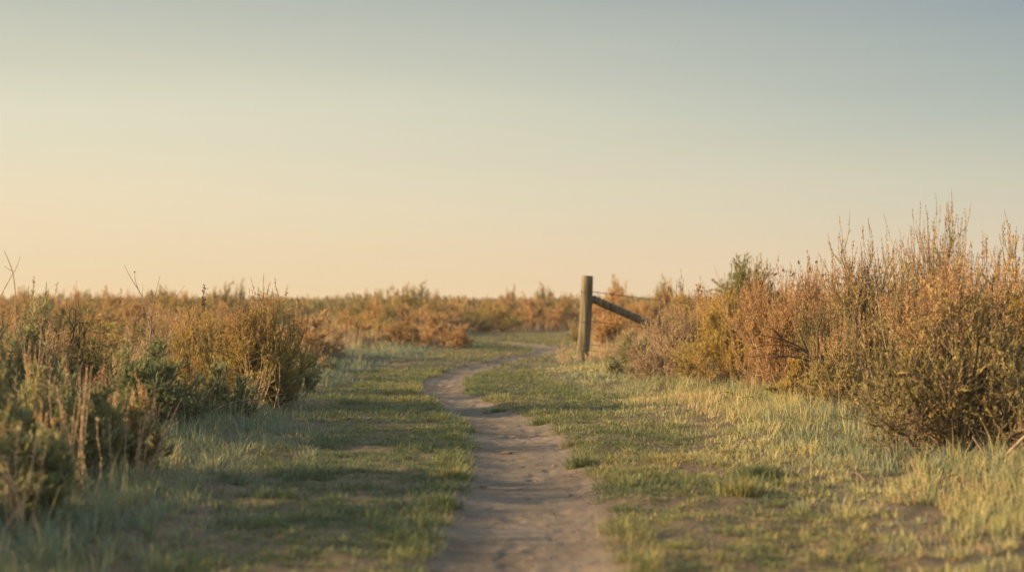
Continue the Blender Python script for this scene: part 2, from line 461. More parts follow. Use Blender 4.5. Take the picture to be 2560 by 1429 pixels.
# ---------------------------------------------------------------- bushes
def bush_geo(r, rx, ry, h, n1=16, n2=9, n3=8, ln=30, ll=.024, lw=.006, spread=1.0, spikes=.3, spike_len=.16, seed_sz=.010,
             up=.3, low=.02, lobes=.28, bare=0.0, twig_r=.0015, sides=(6, 4, 3), tipcol=.25):
    az = r.uniform(0, 2 * np.pi, n1)
    cph = np.clip((np.arange(n1) + r.uniform(.2, .8, n1)) / n1, 0, 1) * (1 - low) + low
    sph = np.sqrt(1 - cph ** 2)
    lob = 1 - lobes * r.random(n1)
    end = np.stack([rx * sph * np.cos(az), ry * sph * np.sin(az), h * (.10 + .90 * cph)], 1) * (lob * .80)[:, None]
    base = np.stack([r.normal(0, .07 * rx, n1), r.normal(0, .07 * ry, n1), -np.full(n1, .05)], 1)
    ctl = base * .5 + end * np.array([.62, .62, .30]) + r.normal(0, .05 * h, (n1, 3))
    t = np.linspace(0, 1, 10)[None, :, None]
    P1 = (1 - t) ** 2 * base[:, None] + 2 * t * (1 - t) * ctl[:, None] + t ** 2 * end[:, None]
    P1[:, 1:] += np.cumsum(r.normal(0, .010 * h, P1[:, 1:].shape), 1) * .8
    R1 = np.linspace(.017, .0045, 10)[None] * h * r.uniform(.6, 1.2, (n1, 1))
    p, d, tt, par = sample_on(P1, n2, .28, 1, r)
    radial = norm(p * np.array([1 / rx, 1 / ry, .9 / h]))
    D = norm(.45 * d + .75 * radial * spread + np.array([0, 0, up * .5]) + r.normal(0, .45, p.shape))
    L2 = h * .27 * r.uniform(.55, 1.3, len(p))
    P2 = grow(p, D, L2, 5, up, .20, r)
    R2 = np.linspace(.0052, .0022, 6)[None] * np.repeat(h, len(p))[:, None] * r.uniform(.7, 1.2, (len(p), 1))
    p, d, tt, par = sample_on(P2, n3, .15, 1, r)
    D = norm(.5 * d + np.array([0, 0, up]) + r.normal(0, .48, p.shape))
    L3 = h * .14 * r.uniform(.5, 1.4, len(p))
    P3 = grow(p, D, L3, 3, up * .8, .18, r)
    ln = int(ln * 1.7)
    R3 = np.linspace(1.2, .6, 4)[None] * twig_r * np.ones((len(p), 1))
    seedV = None
    tipz = P3[:, -1]
    # normalise to target height
    hs = h / max(np.percentile(tipz[:, 2], 98.5), .05)
    for A in (P1, P2, P3): A[..., 2] = np.where(A[..., 2] > 0, A[..., 2] * hs, A[..., 2])
    tipz = P3[:, -1]
    parts = [tubes(P1, R1, sides[0]), tubes(P2, R2, sides[1]), tubes(P3, R3, sides[2])]
    topness = np.clip(tipz[:, 2] / h - .35 * (1 - (tipz[:, 0] / rx) ** 2 - (tipz[:, 1] / ry) ** 2), 0, 1.2)
    spikes_out = None
    if spikes > 0:
        relh = tipz[:, 2] / h + .5 * np.sqrt((tipz[:, 0] / rx) ** 2 + (tipz[:, 1] / ry) ** 2)
        cut = np.quantile(relh, 1 - min(spikes, .95))
        sel = np.where(relh > cut)[0]
        sel = sel[r.random(len(sel)) < .6]
        D = norm(norm(P3[sel, -1] - P3[sel, -2]) * .5 + np.array([0, 0, 1.2]) + r.normal(0, .12, (len(sel), 3)))
        SL = spike_len * r.uniform(.45, 1.25, len(sel))
        PS = grow(P3[sel, -1], D, SL, 4, .4, .05, r)
        parts.append(tubes(PS, np.linspace(.0016, .0010, 5)[None] * np.ones((len(sel), 1)), 3))
        ns = max(int(26 * spike_len / .16), 6)
        p, d, tt, par = sample_on(PS, ns, .25, 1, r)
        sz = seed_sz * r.uniform(.6, 1.3, len(p)) * (1.15 - .5 * tt)
        Dn = norm(d * .8 + r.normal(0, .6, p.shape))
        V, q = leaves(p, Dn, sz * 1.5, sz * .8, r)
        st = np.repeat(r.normal(.5, .22, len(sel)), ns) + r.normal(0, .12, len(p))
        spikes_out = (V, q, np.repeat(np.clip(st, 0, 1), 4))
    bv, bq = join(parts)
    # leaves
    p, d, tt, par = sample_on(P3, ln, .05, 1.0, r)
    twt = r.normal(0, .14, len(P3))[par]
    lowcut = p[:, 2] / h > (r.random(len(P3)) ** 1.5 * .42)[par]
    p, d, tt, twt, par = p[lowcut], d[lowcut], tt[lowcut], twt[lowcut], par[lowcut]
    if bare > 0:
        sel = (r.random(len(P3)) > bare)[par]
        p, d, tt, twt = p[sel], d[sel], tt[sel], twt[sel]
    Dn = norm(d * .9 + np.array([0, 0, .25]) + r.normal(0, .30, p.shape))
    ll, lw = ll * 1.25, lw * .72
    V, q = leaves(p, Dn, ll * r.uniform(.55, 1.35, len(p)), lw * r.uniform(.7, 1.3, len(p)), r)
    clump = fbm(p[:, 0] * 5 / h + 3, p[:, 2] * 5 / h + p[:, 1] * 4 / h, 5) - .5
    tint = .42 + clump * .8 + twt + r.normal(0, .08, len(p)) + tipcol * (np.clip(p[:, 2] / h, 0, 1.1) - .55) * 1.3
    return (bv, bq), (V, q, np.repeat(np.clip(tint, 0, 1), 4)), spikes_out


def bush_meshes(seed, leafmat, barkmat='bark', seedmat='seed', **kw):
    r = np.random.default_rng(seed)
    b, f, s = bush_geo(r, **kw)
    out = {'branches': mesh_from('branches', b[0], b[1], mat=M[barkmat], smooth=True),
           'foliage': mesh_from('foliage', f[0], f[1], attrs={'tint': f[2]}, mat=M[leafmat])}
    if s is not None:
        out['seed_clumps'] = mesh_from('seed_clumps', s[0], s[1], attrs={'tint': s[2]}, mat=M[seedmat])
    return out


def place_bush(name, meshes, loc, rot=0, sc=(1, 1, 1), **props):
    o = bpy.data.objects.new(name, None); COL.objects.link(o)
    o.empty_display_size = .2
    o.location = loc; o.rotation_euler = (0, 0, rot); o.scale = sc
    for k, v in props.items(): o[k] = v
    for k, me in meshes.items(): link(k, me, o)
    return o


def copy_bush(src, loc, rot, sc, **props):
    o = src.copy(); COL.objects.link(o)
    o.location = loc; o.rotation_euler = (0, 0, rot); o.scale = sc
    for k, v in props.items(): o[k] = v
    for ch in src.children:
        d = ch.copy(); COL.objects.link(d); d.parent = o
    return o


def near(name, seed, leafmat, px, z, wpx, top, label, cat='shrub', bark='bark', seedm='seed', depth=.9, **kw):
    """a shrub whose middle is seen at column px, depth z, wpx wide, reaching up to image row top"""
    x = wx(px, z); g = float(gh(x, z))
    h = wh(top, z) - g
    rx = wpx / FPX * z / 2
    ms = bush_meshes(seed, leafmat, bark, seedm, rx=rx, ry=rx * depth, h=h, **kw)
    print(name, round(x, 2), z, 'h', round(h, 2), 'rx', round(rx, 2))
    return place_bush(name, ms, (x, z, g), 0, label=label, category=cat)


GR = 'large sagebrush bushes beside the path'
# ---- right of the path
near('sagebrush', 101, 'olivegreen', 2410, 7.7, 620, 740, 'big olive and orange sagebrush at the right, nearest the camera, above the tall grass', n1=30, n2=11, n3=9, ln=19, ll=.019, lw=.0085, bare=.22, lobes=.4, spikes=.08, spike_len=.14, seed_sz=.011, twig_r=.002)
near('rust_plume_bush', 102, 'rust', 2360, 8.1, 260, 690, 'rusty plumes rising out of the crown of the big olive sagebrush', bark='bark_warm', n1=12, n2=6, n3=6, ln=14, spikes=.5, spike_len=.20, seed_sz=.013, up=1.0, low=.45)
near('sagebrush', 103, 'olive', 2165, 12.3, 330, 660, 'tall dark twiggy sagebrush with upright reddish seed spikes, left of the tallest one', bark='bark', n1=28, n2=11, n3=9, ln=18, spikes=.22, spike_len=.17, seed_sz=.011, up=.5, bare=.25, tipcol=.5)
near('sagebrush', 104, 'olive', 2355, 13.2, 280, 605, 'tallest sagebrush of the right bank, its thin dark seed spikes standing highest against the sky', bark='bark', n1=24, n2=11, n3=9, ln=18, spikes=.20, spike_len=.24, seed_sz=.010, up=.6, bare=.3, tipcol=.4)
near('sagebrush', 105, 'golden', 2600, 11.0, 260, 690, 'tall green sagebrush cut by the right edge of the picture, bare twigs above it', n1=18, n2=9, n3=9, ln=22, spikes=.14, spike_len=.22, seed_sz=.011, up=.5)
near('sagebrush', 106, 'rust', 1965, 13.2, 290, 700, 'rounded orange sagebrush of fine pale twigs behind the dark arching branch', bark='bark_warm', n1=30, n2=12, n3=10, ln=18, ll=.02, lw=.005, spikes=.16, spike_len=.10, up=.45)
near('rabbitbrush', 107, 'golden', 1815, 14.2, 230, 745, 'golden yellow shrub between the orange dome and the bare pinkish twigs', bark='bark_warm', n1=26, n2=11, n3=9, ln=24, spikes=.12, spike_len=.12)
near('rabbitbrush', 108, 'golden', 1735, 15.6, 120, 735, 'small narrow golden shrub at the left shoulder of the wide golden shrub', bark='bark', n1=9, n2=7, n3=8, ln=20, spikes=.1, spike_len=.16, seedm='seed_dark')
near('sagebrush', 109, 'tan', 1665, 15.0, 240, 790, 'low sagebrush of bare pinkish brown twigs at the end of the wooden brace', bark='bark_warm', n1=20, n2=10, n3=9, ln=8, spikes=.1, spike_len=.12, bare=.45, twig_r=.0022)
near('sagebrush', 110, 'sage', 1580, 16.2, 130, 835, 'small grey green sagebrush just right of the fence post', n1=12, n2=8, n3=8, ln=20, spikes=.1, spike_len=.10)
near('sagebrush', 111, 'golden', 1990, 11.6, 150, 905, 'little lime yellow bush at the foot of the orange dome, below the dark branch', n1=12, n2=8, n3=8, ln=22, spikes=0)
near('evergreen_shrub', 112, 'dark', 1878, 20.0, 120, 682, 'rounded dark green shrub showing above the golden and orange bushes', bark='bark_dark', n1=34, n2=12, n3=9, ln=20, ll=.035, lw=.013, spikes=0, up=.2, lobes=.12, tipcol=.3)
near('sagebrush', 113, 'olive', 2110, 10.4, 170, 850, 'short brown green bush filling the gap left of the big olive sagebrush', bark='bark_warm', n1=14, n2=8, n3=8, ln=14, bare=.3, spikes=.1, spike_len=.14)
near('sagebrush', 114, 'rust', 2080, 16.5, 200, 690, 'orange brown sagebrush seen behind the gap between the dome and the tall dark one', bark='bark_warm', n1=14, n2=8, n3=7, ln=18, spikes=.2, spike_len=.16)
near('sagebrush', 115, 'rust', 2480, 15.5, 300, 660, 'orange brown sagebrush filling the dip behind the tallest bush at the right', bark='bark_warm', n1=14, n2=8, n3=7, ln=18, spikes=.2, spike_len=.2)
near('sagebrush', 116, 'rust', 1535, 24.5, 110, 792, 'orange brown shrub behind the fence wires, just right of the post', bark='bark_warm', n1=14, n2=8, n3=7, ln=20, ll=.035, lw=.01, spikes=.1)
# ---- left of the path
near('sagebrush', 121, 'golden', 660, 11.2, 250, 775, 'golden topped sagebrush nearest the path on the left, leaning to the grass', bark='bark', n1=30, n2=11, n3=9, ln=22, ll=.02, lw=.0055, spikes=.16, spike_len=.12, tipcol=.5)
near('sagebrush', 122, 'golden', 505, 11.6, 230, 800, 'pale golden sagebrush under the single tall seed stalk', bark='bark_warm', n1=18, n2=9, n3=9, ln=18, ll=.02, lw=.0055, spikes=.12, spike_len=.12)
near('feathery_shrub', 123, 'feather', 370, 9.1, 290, 872, 'soft feathery green shrub in the shade, in front of the golden ones', n1=22, n2=9, n3=9, ln=34, ll=.022, lw=.004, spikes=0)
near('sagebrush', 124, 'sage', 560, 9.9, 230, 915, 'shaded grey green sagebrush with dark stems low beside the verge', bark='bark_dark', n1=16, n2=8, n3=8, ln=18, bare=.2, spikes=0)
near('sagebrush', 125, 'sage', 40, 8.4, 230, 800, 'green sagebrush at the left edge under the forked dry stalk', bark='bark', n1=18, n2=9, n3=8, ln=24, spikes=.08, spike_len=.12)
near('sagebrush', 126, 'olive', 175, 12.0, 240, 785, 'dark twiggy half bare sagebrush behind the left edge bush', bark='bark_dark', n1=18, n2=9, n3=8, ln=12, bare=.4, spikes=.1, spike_len=.12)
near('sagebrush', 127, 'sage', 150, 6.6, 340, 955, 'blurred grey green bush low at the left, nearest the camera', bark='bark_warm', n1=20, n2=9, n3=8, ln=22, ll=.024, lw=.008, spikes=.03, spike_len=.12)
near('sagebrush', 128, 'sage', -60, 6.2, 240, 880, 'dim green bush cut by the left edge of the picture, lower than its neighbours', bark='bark', n1=14, n2=8, n3=8, ln=22, spikes=.03)
near('sagebrush', 129, 'tan', 380, 13.2, 260, 800, 'dry pinkish brown brush around the foot of the bare forked twigs', bark='bark_warm', n1=16, n2=8, n3=8, ln=12, bare=.4, spikes=.1, spike_len=.16)
near('sagebrush', 130, 'sage', 735, 13.0, 110, 870, 'small dusky sagebrush in the shade just right of the golden topped one', n1=12, n2=8, n3=7, ln=20, spikes=.1)

near('sagebrush', 131, 'olive', 300, 6.9, 240, 1010, 'straw and green twiggy bush in front of the feathery shrub, left of the dry weed', bark='bark_warm', n1=20, n2=9, n3=8, ln=14, bare=.3, spikes=.08, spike_len=.1)
near('sagebrush', 132, 'sage', 30, 5.3, 330, 1080, 'lowest grey green bush in the bottom left corner, dark beneath', bark='bark_warm', n1=24, n2=9, n3=8, ln=18, spikes=.02, spike_len=.1)
near('sagebrush', 133, 'tan', 90, 9.6, 260, 840, 'straw coloured tangle of twigs behind the left edge bushes', bark='bark_warm', n1=20, n2=9, n3=8, ln=12, bare=.3, spikes=.12, spike_len=.14)
# ---- mid field: prototypes, then individual copies
KIND = {'rust': ('rust', 'bark_warm', 'rusty orange'), 'golden': ('golden', 'bark_warm', 'golden'), 'olive': ('olive', 'bark', 'olive green'),
        'dark': ('dark', 'bark_dark', 'dark green'), 'tan': ('tan', 'bark_warm', 'pale dry')}
protos = {}
sd = 300
for k, (lm, bm_, txt) in KIND.items():
    for v in range(2):
        sd += 1
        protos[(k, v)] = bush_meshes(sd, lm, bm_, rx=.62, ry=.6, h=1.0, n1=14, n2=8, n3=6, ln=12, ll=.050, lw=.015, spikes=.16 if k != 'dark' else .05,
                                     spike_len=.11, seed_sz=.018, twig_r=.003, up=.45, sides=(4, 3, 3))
rr = np.random.default_rng(55)
spots = []   # x, y, h, kind
# hand-placed ones the photo shows clearly
HAND = [(1105, 27, 170, 790, 'rust'), (1020, 28, 170, 792, 'rust'), (935, 30, 170, 790, 'golden'), (1190, 42, 90, 770, 'olive'), (1120, 44, 170, 762, 'rust'), (1215, 48, 170, 755, 'golden'), (1300, 46, 190, 756, 'rust'), (1420, 47, 170, 752, 'rust'), (870, 27, 170, 800, 'rust'), (1040, 38, 170, 770, 'rust'), (940, 42, 170, 762, 'golden'), (1250, 43, 150, 762, 'golden'), (1350, 45, 150, 750, 'rust'),
        (1060, 58, 130, 724, 'olive'), (960, 55, 110, 731, 'olive'), (1280, 60, 130, 732, 'rust'), (1350, 62, 110, 724, 'olive'), (1560, 33, 130, 735, 'rust'),
        (1640, 30, 130, 735, 'rust'), (1710, 26, 110, 742, 'olive'), (1490, 38, 100, 748, 'rust'), (1760, 24, 90, 745, 'rust'), (605, 46, 70, 720, 'olive'), (180, 50, 110, 736, 'rust'),
        (880, 34, 130, 770, 'golden'), (790, 26, 130, 800, 'tan'), (830, 21.5, 110, 830, 'tan'), (745, 19, 120, 800, 'rust'), (245, 44, 120, 737, 'olive'), (1650, 42, 110, 715, 'olive'), (1545, 44, 80, 716, 'olive'), (1440, 30, 60, 800, 'olive'),
        (805, 17.5, 100, 893, 'olive')]
for px, z, w, top, k in HAND:
    spots.append((wx(px, z), z, wh(top, z), k, w / FPX * z / 1.24))
tries = 0
while len(spots) < 285 and tries < 60000:
    tries += 1
    y = 15 + 95 * rr.random() ** 1.25
    x = rr.uniform(-1, 1) * (.39 * y + 2)
    if y < 44 and np.interp(y, BZ, BL) - .55 < x < np.interp(y, BZ, BR) + .55: continue
    if 1.0 < x < 3.2 and 15 < y < 24.5: continue
    md = .55 + y * .015
    if any((x - s[0]) ** 2 + (y - s[1]) ** 2 < md * md for s in spots): continue
    if min(abs(x - wx(px, z)) + abs(y - z) for px, z, w, t, k in HAND[:26]) < .8: continue
    # hold the skyline: shrub tops near image rows 738-752
    h = .80 + .0032 * y + rr.normal(0, .07) + .25 * rr.random() ** 5
    side = x / y
    u = vnoise(x * .12, y * .06, 9) + rr.normal(0, .22)
    if side < -.1: k = 'olive' if u < .42 else ('rust' if u < .68 else ('golden' if u < .85 else ('dark' if rr.random() < .15 else 'tan')))
    else: k = 'rust' if u < .55 else ('golden' if u < .72 else ('olive' if u < .92 else 'tan'))
    if y < 26: h = min(h, .72)
    if x < 0 and y < 40: h *= .85
    spots.append((x, y, float(np.clip(h, .5, 1.5)), k, rr.uniform(1.15, 1.95)))
print('field', len(spots))
ORD = ['first', 'second', 'third', 'fourth', 'fifth', 'sixth', 'seventh', 'eighth', 'ninth', 'tenth', 'eleventh', 'twelfth']
cells = {}
for i, s in enumerate(spots):
    x, y, h, k, w = s
    band = 'near' if y < 26 else ('middle' if y < 48 else 'skyline')
    side = 'left field' if x / y < -.075 else ('field past the bend' if x / y < .05 else 'field behind fence')
    cells.setdefault((band, side, k), []).append(i)
lab = {}
for (band, side, k), ids in cells.items():
    ids.sort(key=lambda i: spots[i][0] / spots[i][1])
    for n, i in enumerate(ids):
        o_ = ORD[n] if n < len(ORD) else None
        nm = KIND[k][2]
        if len(ids) == 1: lab[i] = (f'the one {nm} sagebrush in the {band} row, {side}', None)
        elif o_ and band != 'skyline': lab[i] = (f'{nm} sagebrush, {o_} of its colour from left, {band} row of {side}', None)
        else: lab[i] = (f'small blurred {nm} sagebrush along the {band}, {side}', None)
src = {}
for i, (x, y, h, k, w) in enumerate(spots):
    v = int(rr.integers(0, 2)); key = (k, v)
    loc = (x, y, float(gh(x, y)) - .02); rot = rr.uniform(0, 6.28); sc = (w, w, h)
    gname = {'near': 'sagebrush in the near rows of the field', 'middle': 'sagebrush in the middle of the field', 'skyline': 'sagebrush along the skyline'}['near' if y < 26 else ('middle' if y < 48 else 'skyline')]
    if key not in src:
        src[key] = place_bush('sagebrush', protos[key], loc, rot, sc, label=lab[i][0], category='shrub', group=gname)
    else:
        copy_bush(src[key], loc, rot, sc, label=lab[i][0], category='shrub', group=gname)

# ---- off to the left, out of the picture: the shrubs that shade the verge and the path
SH = [(-3.1, 4.2, .62), (-3.4, 5.3, .68), (-2.7, 2.6, .8), (-4.4, 8.2, .95), (-5.2, 9.9, 1.0), (-4.2, 4.6, .85), (-5.9, 11.6, 1.0), (-3.5, 1.6, 1.2)]
for i, (x, y, h) in enumerate(SH):
    copy_bush(src[('olive', i % 2)], (x, y, float(gh(x, y)) - .02), i * 1.3, (1.25, 1.25, h), label='sagebrush standing off to the left, shading the verge', group='sagebrush left of the picture')

# ---- the far flat beyond: one mass of brush
def far_brush(n, y0, y1):
    r = np.random.default_rng(77)
    y = np.exp(r.uniform(np.log(y0), np.log(y1), n)); x = r.uniform(-1, 1, n) * (.42 * y)
    h = r.normal(.95, .15, n) + y * .0004
    per = 90
    idx = np.repeat(np.arange(n), per); N = len(idx)
    a = r.uniform(0, 6.28, N); u = r.random(N) ** .5; rad = (.7 + y[idx] * .005)
    cz = r.uniform(.1, 1, N)
    px = x[idx] + rad * u * np.cos(a) * np.sqrt(1 - cz ** 2 * .6); py = y[idx] + rad * u * np.sin(a)
    pz = gh(px, py) + h[idx] * cz * (1 - .35 * u ** 2)
    P = np.stack([px, py, pz - .1], 1); D = np.stack([r.normal(0, .35, N), r.normal(0, .35, N), np.ones(N)], 1)
    s = .13 + y[idx] * .0016
    V, q = leaves(P, D, s * r.uniform(.6, 1.4, N), s * .45 * r.uniform(.6, 1.3, N), r)
    t = np.clip(r.normal(.5, .18, n)[idx] + (fbm(x * .05, y * .02, 4)[idx] - .5) * .8 + r.normal(0, .12, N), 0, 1)
    return mesh_from('far_brush', V, q, attrs={'tint': np.repeat(t, 4)}, mat=M['farbrush'])


M['farbrush'] = leaf_mat('far_brush_leaf', [(0, (.11, .12, .05)), (.3, (.22, .19, .07)), (.6, (.36, .22, .09)), (1, (.46, .26, .12))], jitter=0)
link('far_brush', far_brush(5200, 60, 1100), kind='stuff', label='far flat of olive and rusty brush under the skyline', category='brush')


# ---------------------------------------------------------------- single stalks and branches
def curve_pts(pts, n=14):
    pts = np.array(pts, float); k = len(pts)
    t = np.linspace(0, k - 1, n); i = np.minimum(t.astype(int), k - 2); u = (t - i)[:, None]
    P = np.concatenate([pts[:1] * 2 - pts[1:2], pts, pts[-1:] * 2 - pts[-2:-1]])
    a, b, c_, d = P[i], P[i + 1], P[i + 2], P[i + 3]
    return .5 * ((2 * b) + (-a + c_) * u + (2 * a - 5 * b + 4 * c_ - d) * u ** 2 + (-a + 3 * b - 3 * c_ + d) * u ** 3)


def img(px, py, z):    # a point seen at (px,py) at depth z
    return (wx(px, z), z, wh(py, z))


def stick(name, lines, mat, label, cat, seeds=None, seedmat='seed_dark', z0=None):
    """lines: list of (points, r0, r1); one branching mesh, optional seed heads part"""
    o0 = np.array(lines[0][0][0], float)
    parts = []
    for pts, r0, r1 in lines:
        P = curve_pts(np.array(pts, float) - o0, 14)[None]
        parts.append(tubes(P, np.linspace(r0, r1, 14)[None], 6))
    V, q = join(parts)
    root = bpy.data.objects.new(name, None); COL.objects.link(root); root.location = o0
    root['label'] = label; root['category'] = cat
    link('stem', mesh_from('stem', V, q, mat=M[mat], smooth=True), root)
    if seeds is not None:
        r = np.random.default_rng(len(label))
        Ps, Ds, Sz = [], [], []
        for (p, q_, n, s) in seeds:
            p = np.array(p) - o0; q_ = np.array(q_) - o0
            t = np.sort(r.random(n))[:, None]
            Ps.append(p + (q_ - p) * t + r.normal(0, s * .45, (n, 3))); Ds.append(norm(q_ - p)[None] * .6 + r.normal(0, .6, (n, 3))); Sz.append(np.full(n, s))
        P = np.concatenate(Ps); D = np.concatenate(Ds); s = np.concatenate(Sz)
        V, q = leaves(P, D, s * 1.6 * r.uniform(.7, 1.3, len(P)), s * r.uniform(.7, 1.3, len(P)), r)
        link('seed_clumps', mesh_from('seed_clumps', V, q, attrs={'tint': np.repeat(r.random(len(P)), 4)}, mat=M[seedmat]), root)
    return root


# single tall seed stalk
z = 11.4
stick('seed_stalk', [([img(478, 960, z), img(484, 840, z), img(503, 780, z), img(511, 716, z)], .004, .0022)], 'bark_warm', 'single tall stalk with a dark seed head, standing against the sky at left', 'seed stalk',
      [(img(506, 765, z), img(511, 716, z), 60, .011), (img(490, 815, z), img(505, 770, z), 16, .009)])
# forked dry stalk at the left edge
z = 8.2
stick('dry_stalk', [([img(45, 1000, z), img(40, 850, z), img(38, 735, z), img(31, 680, z), img(20, 650, z), img(9, 626, z)], .004, .0016),
                    ([img(33, 683, z), img(42, 665, z), img(50, 640, z)], .002, .001), ([img(31, 678, z), img(20, 672, z), img(10, 664, z)], .002, .001)], 'straw', 'thin forked dry stalk rising at the far left edge', 'dry stalk')
stick('dry_stalk', [([img(-30, 1000, z), img(-15, 800, z), img(5, 735, z), img(20, 705, z), img(32, 683, z)], .004, .0016)], 'straw', 'thin dry stalk curving in from the left edge and leaning over the forked one', 'dry stalk')
# bare forked twigs near x=310-460
z = 12.6
stick('bare_twigs', [([img(372, 960, z), img(375, 850, z), img(378, 800, z), img(352, 735, z), img(330, 700, z), img(310, 662, z)], .008, .0015),
                     ([img(345, 722, z), img(338, 700, z), img(336, 680, z)], .003, .0015),
                     ([img(378, 800, z), img(384, 760, z), img(392, 720, z), img(400, 688, z)], .004, .0015),
                     ([img(384, 760, z), img(398, 735, z), img(406, 715, z)], .003, .0015),
                     ([img(376, 820, z), img(366, 780, z), img(356, 745, z), img(358, 710, z)], .004, .0015),
                     ([img(375, 840, z), img(395, 800, z), img(430, 755, z), img(461, 714, z)], .004, .0014),
                     ([img(374, 850, z), img(350, 810, z), img(330, 790, z)], .004, .0014),
                     ([img(395, 800, z), img(412, 830, z), img(432, 850, z)], .003, .0015),
                     ([img(385, 765, z), img(381, 742, z), img(378, 728, z)], .003, .0015)],
      'bark_warm', 'bare forked twigs fanning up against the sky at left', 'bare twigs', [(img(381, 742, z), img(378, 728, z), 14, .010), (img(336, 682, z), img(336, 678, z), 5, .009)])
# dark curling dead twigs behind, left
z = 11.0
stick('dead_branch', [([img(165, 960, z), img(170, 880, z), img(185, 830, z), img(173, 795, z), img(180, 765, z)], .009, .002), ([img(180, 830, z), img(195, 808, z), img(220, 806, z)], .005, .002),
                      ([img(160, 930, z), img(135, 880, z), img(148, 840, z), img(150, 800, z)], .009, .002), ([img(148, 840, z), img(120, 805, z), img(90, 800, z)], .005, .002),
                      ([img(185, 830, z), img(190, 780, z), img(180, 770, z)], .005, .003)], 'bark_dark', 'dark crooked dead branch curling above the brush at left', 'dead branch')
# arching bare branch low at left
z = 9.6
stick('arching_branch', [([img(470, 1110, z), img(486, 1065, z), img(530, 1030, z), img(590, 1003, z), img(650, 998, z), img(705, 984, z)], .011, .0025),
                         ([img(478, 1110, z), img(482, 1040, z), img(520, 985, z), img(545, 945, z)], .012, .004),
                         ([img(520, 985, z), img(560, 940, z), img(620, 905, z), img(700, 880, z)], .005, .002),
                         ([img(530, 1045, z), img(560, 1050, z), img(590, 1055, z)], .004, .002)], 'bark', 'bare branch arching low over the shaded grass at left', 'dead branch')
# dark arching branch on the right bank
z = 11.2
stick('dark_arching_branch', [([img(2110, 1010, z), img(2090, 965, z), img(2060, 915, z), img(2020, 880, z), img(1960, 850, z), img(1905, 838, z)], .017, .003),
                              ([img(1985, 862, z), img(1950, 842, z), img(1925, 812, z), img(1905, 780, z)], .006, .0015),
                              ([img(1960, 892, z), img(1920, 885, z), img(1880, 892, z), img(1850, 880, z)], .004, .0012),
                              ([img(2075, 940, z), img(2050, 880, z), img(2045, 830, z), img(2060, 780, z)], .010, .002),
                              ([img(2060, 915, z), img(2000, 895, z), img(1950, 890, z), img(1915, 905, z)], .009, .002),
                              ([img(2020, 880, z), img(2005, 845, z), img(1990, 800, z)], .009, .002),
                              ([img(2035, 890, z), img(1985, 868, z), img(1930, 862, z), img(1880, 870, z)], .006, .002),
                              ([img(2080, 950, z), img(2040, 935, z), img(1990, 950, z)], .008, .002),
                              ([img(1960, 850, z), img(1935, 825, z), img(1900, 815, z)], .005, .0015)], 'bark_dark', 'thick dark arching branch in front of the orange dome', 'dead branch')
# low twigs reaching toward the path right
z = 15.2
stick('low_branch', [([img(1745, 965, z), img(1720, 940, z), img(1650, 905, z), img(1560, 872, z)], .010, .003),
                     ([img(1745, 965, z), img(1700, 942, z), img(1640, 952, z), img(1590, 935, z), img(1545, 905, z)], .010, .003),
                     ([img(1640, 952, z), img(1600, 950, z), img(1560, 930, z)], .004, .002),
                     ([img(1720, 940, z), img(1690, 890, z), img(1640, 850, z)], .007, .002),
                     ([img(1660, 908, z), img(1620, 880, z), img(1600, 850, z)], .005, .002)], 'bark', 'bare brown branch spreading low across the grass under the pinkish twigs', 'dead branch')
# fallen dead sticks in the right grass
z = 11.3
for (a, b, zz, lb) in ((img(1790, 995, 12.3), img(1890, 998, 12.3), 12.3, 'upper fallen stick lying in the grass below the golden shrub'),
                       (img(1830, 1018, 11.7), img(1965, 1000, 11.7), 11.7, 'lower fallen stick lying in the grass below the golden shrub')):
    m_ = ((a[0] + b[0]) / 2, (a[1] + b[1]) / 2 - .1, (a[2] + b[2]) / 2 + .02)
    stick('fallen_stick', [([a, m_, b], .006, .009), ([m_, (m_[0] - .10, m_[1] - .05, m_[2] + .05), (m_[0] - .22, m_[1] - .05, m_[2] + .03)], .005, .002)], 'bark_dark', lb, 'dead stick')
# pale broken sticks lower right
z = 6.9
stick('pale_stick', [([img(2560, 1090, z), img(2500, 1150, z), img(2475, 1175, z)], .008, .006), ([img(2480, 1170, z), img(2450, 1120, z), img(2430, 1090, z)], .006, .004),
                     ([img(2500, 1150, z), img(2540, 1165, z), img(2590, 1150, z)], .006, .004)], 'bark_warm', 'pale broken forked stick at the foot of the big olive sagebrush', 'dead stick')
stick('pale_stick', [([img(2440, 1195, 6.5), img(2490, 1182, 6.5), img(2540, 1168, 6.5)], .007, .005)], 'bark_warm', 'pale straight stick lying in grass below the forked one', 'dead stick')
# tall thin grass stalk in front of the far shrubs
z = 16
stick('grass_stalk', [([img(1815, 850, z), img(1806, 760, z), img(1797, 700, z), img(1785, 662, z)], .004, .002)], 'straw', 'single thin pale stalk leaning left of the dark green shrub', 'dry stalk')
# seed head weeds above the golden shrub
z = 14.6
stick('seed_stalk', [([img(1745, 900, z), img(1744, 790, z), img(1748, 715, z)], .005, .003)], 'bark_warm', 'brown tufted seed stalk above the narrow golden shrub', 'seed stalk',
      [(img(1746, 760, z), img(1748, 714, z), 90, .018)], seedmat='seed')
# round headed weeds on top of the orange dome
r5 = np.random.default_rng(9)
lines, seeds = [], []
z = 13.0
for px in (1938, 1958, 1976, 1984, 1998, 2026, 2040, 2058):
    t = r5.uniform(656, 690)
    lines.append(([img(1990 + (px - 1990) * .4, 860, z), img(px + r5.normal(0, 4), 760, z), img(px, t, z)], .0028, .0016))
    seeds.append((img(px, t + 3, z), img(px, t - 2, z), 16, .010))
stick('button_weed', lines, 'bark_warm', 'cluster of round dark seed buttons on thin stems above the orange dome', 'weed', seeds)


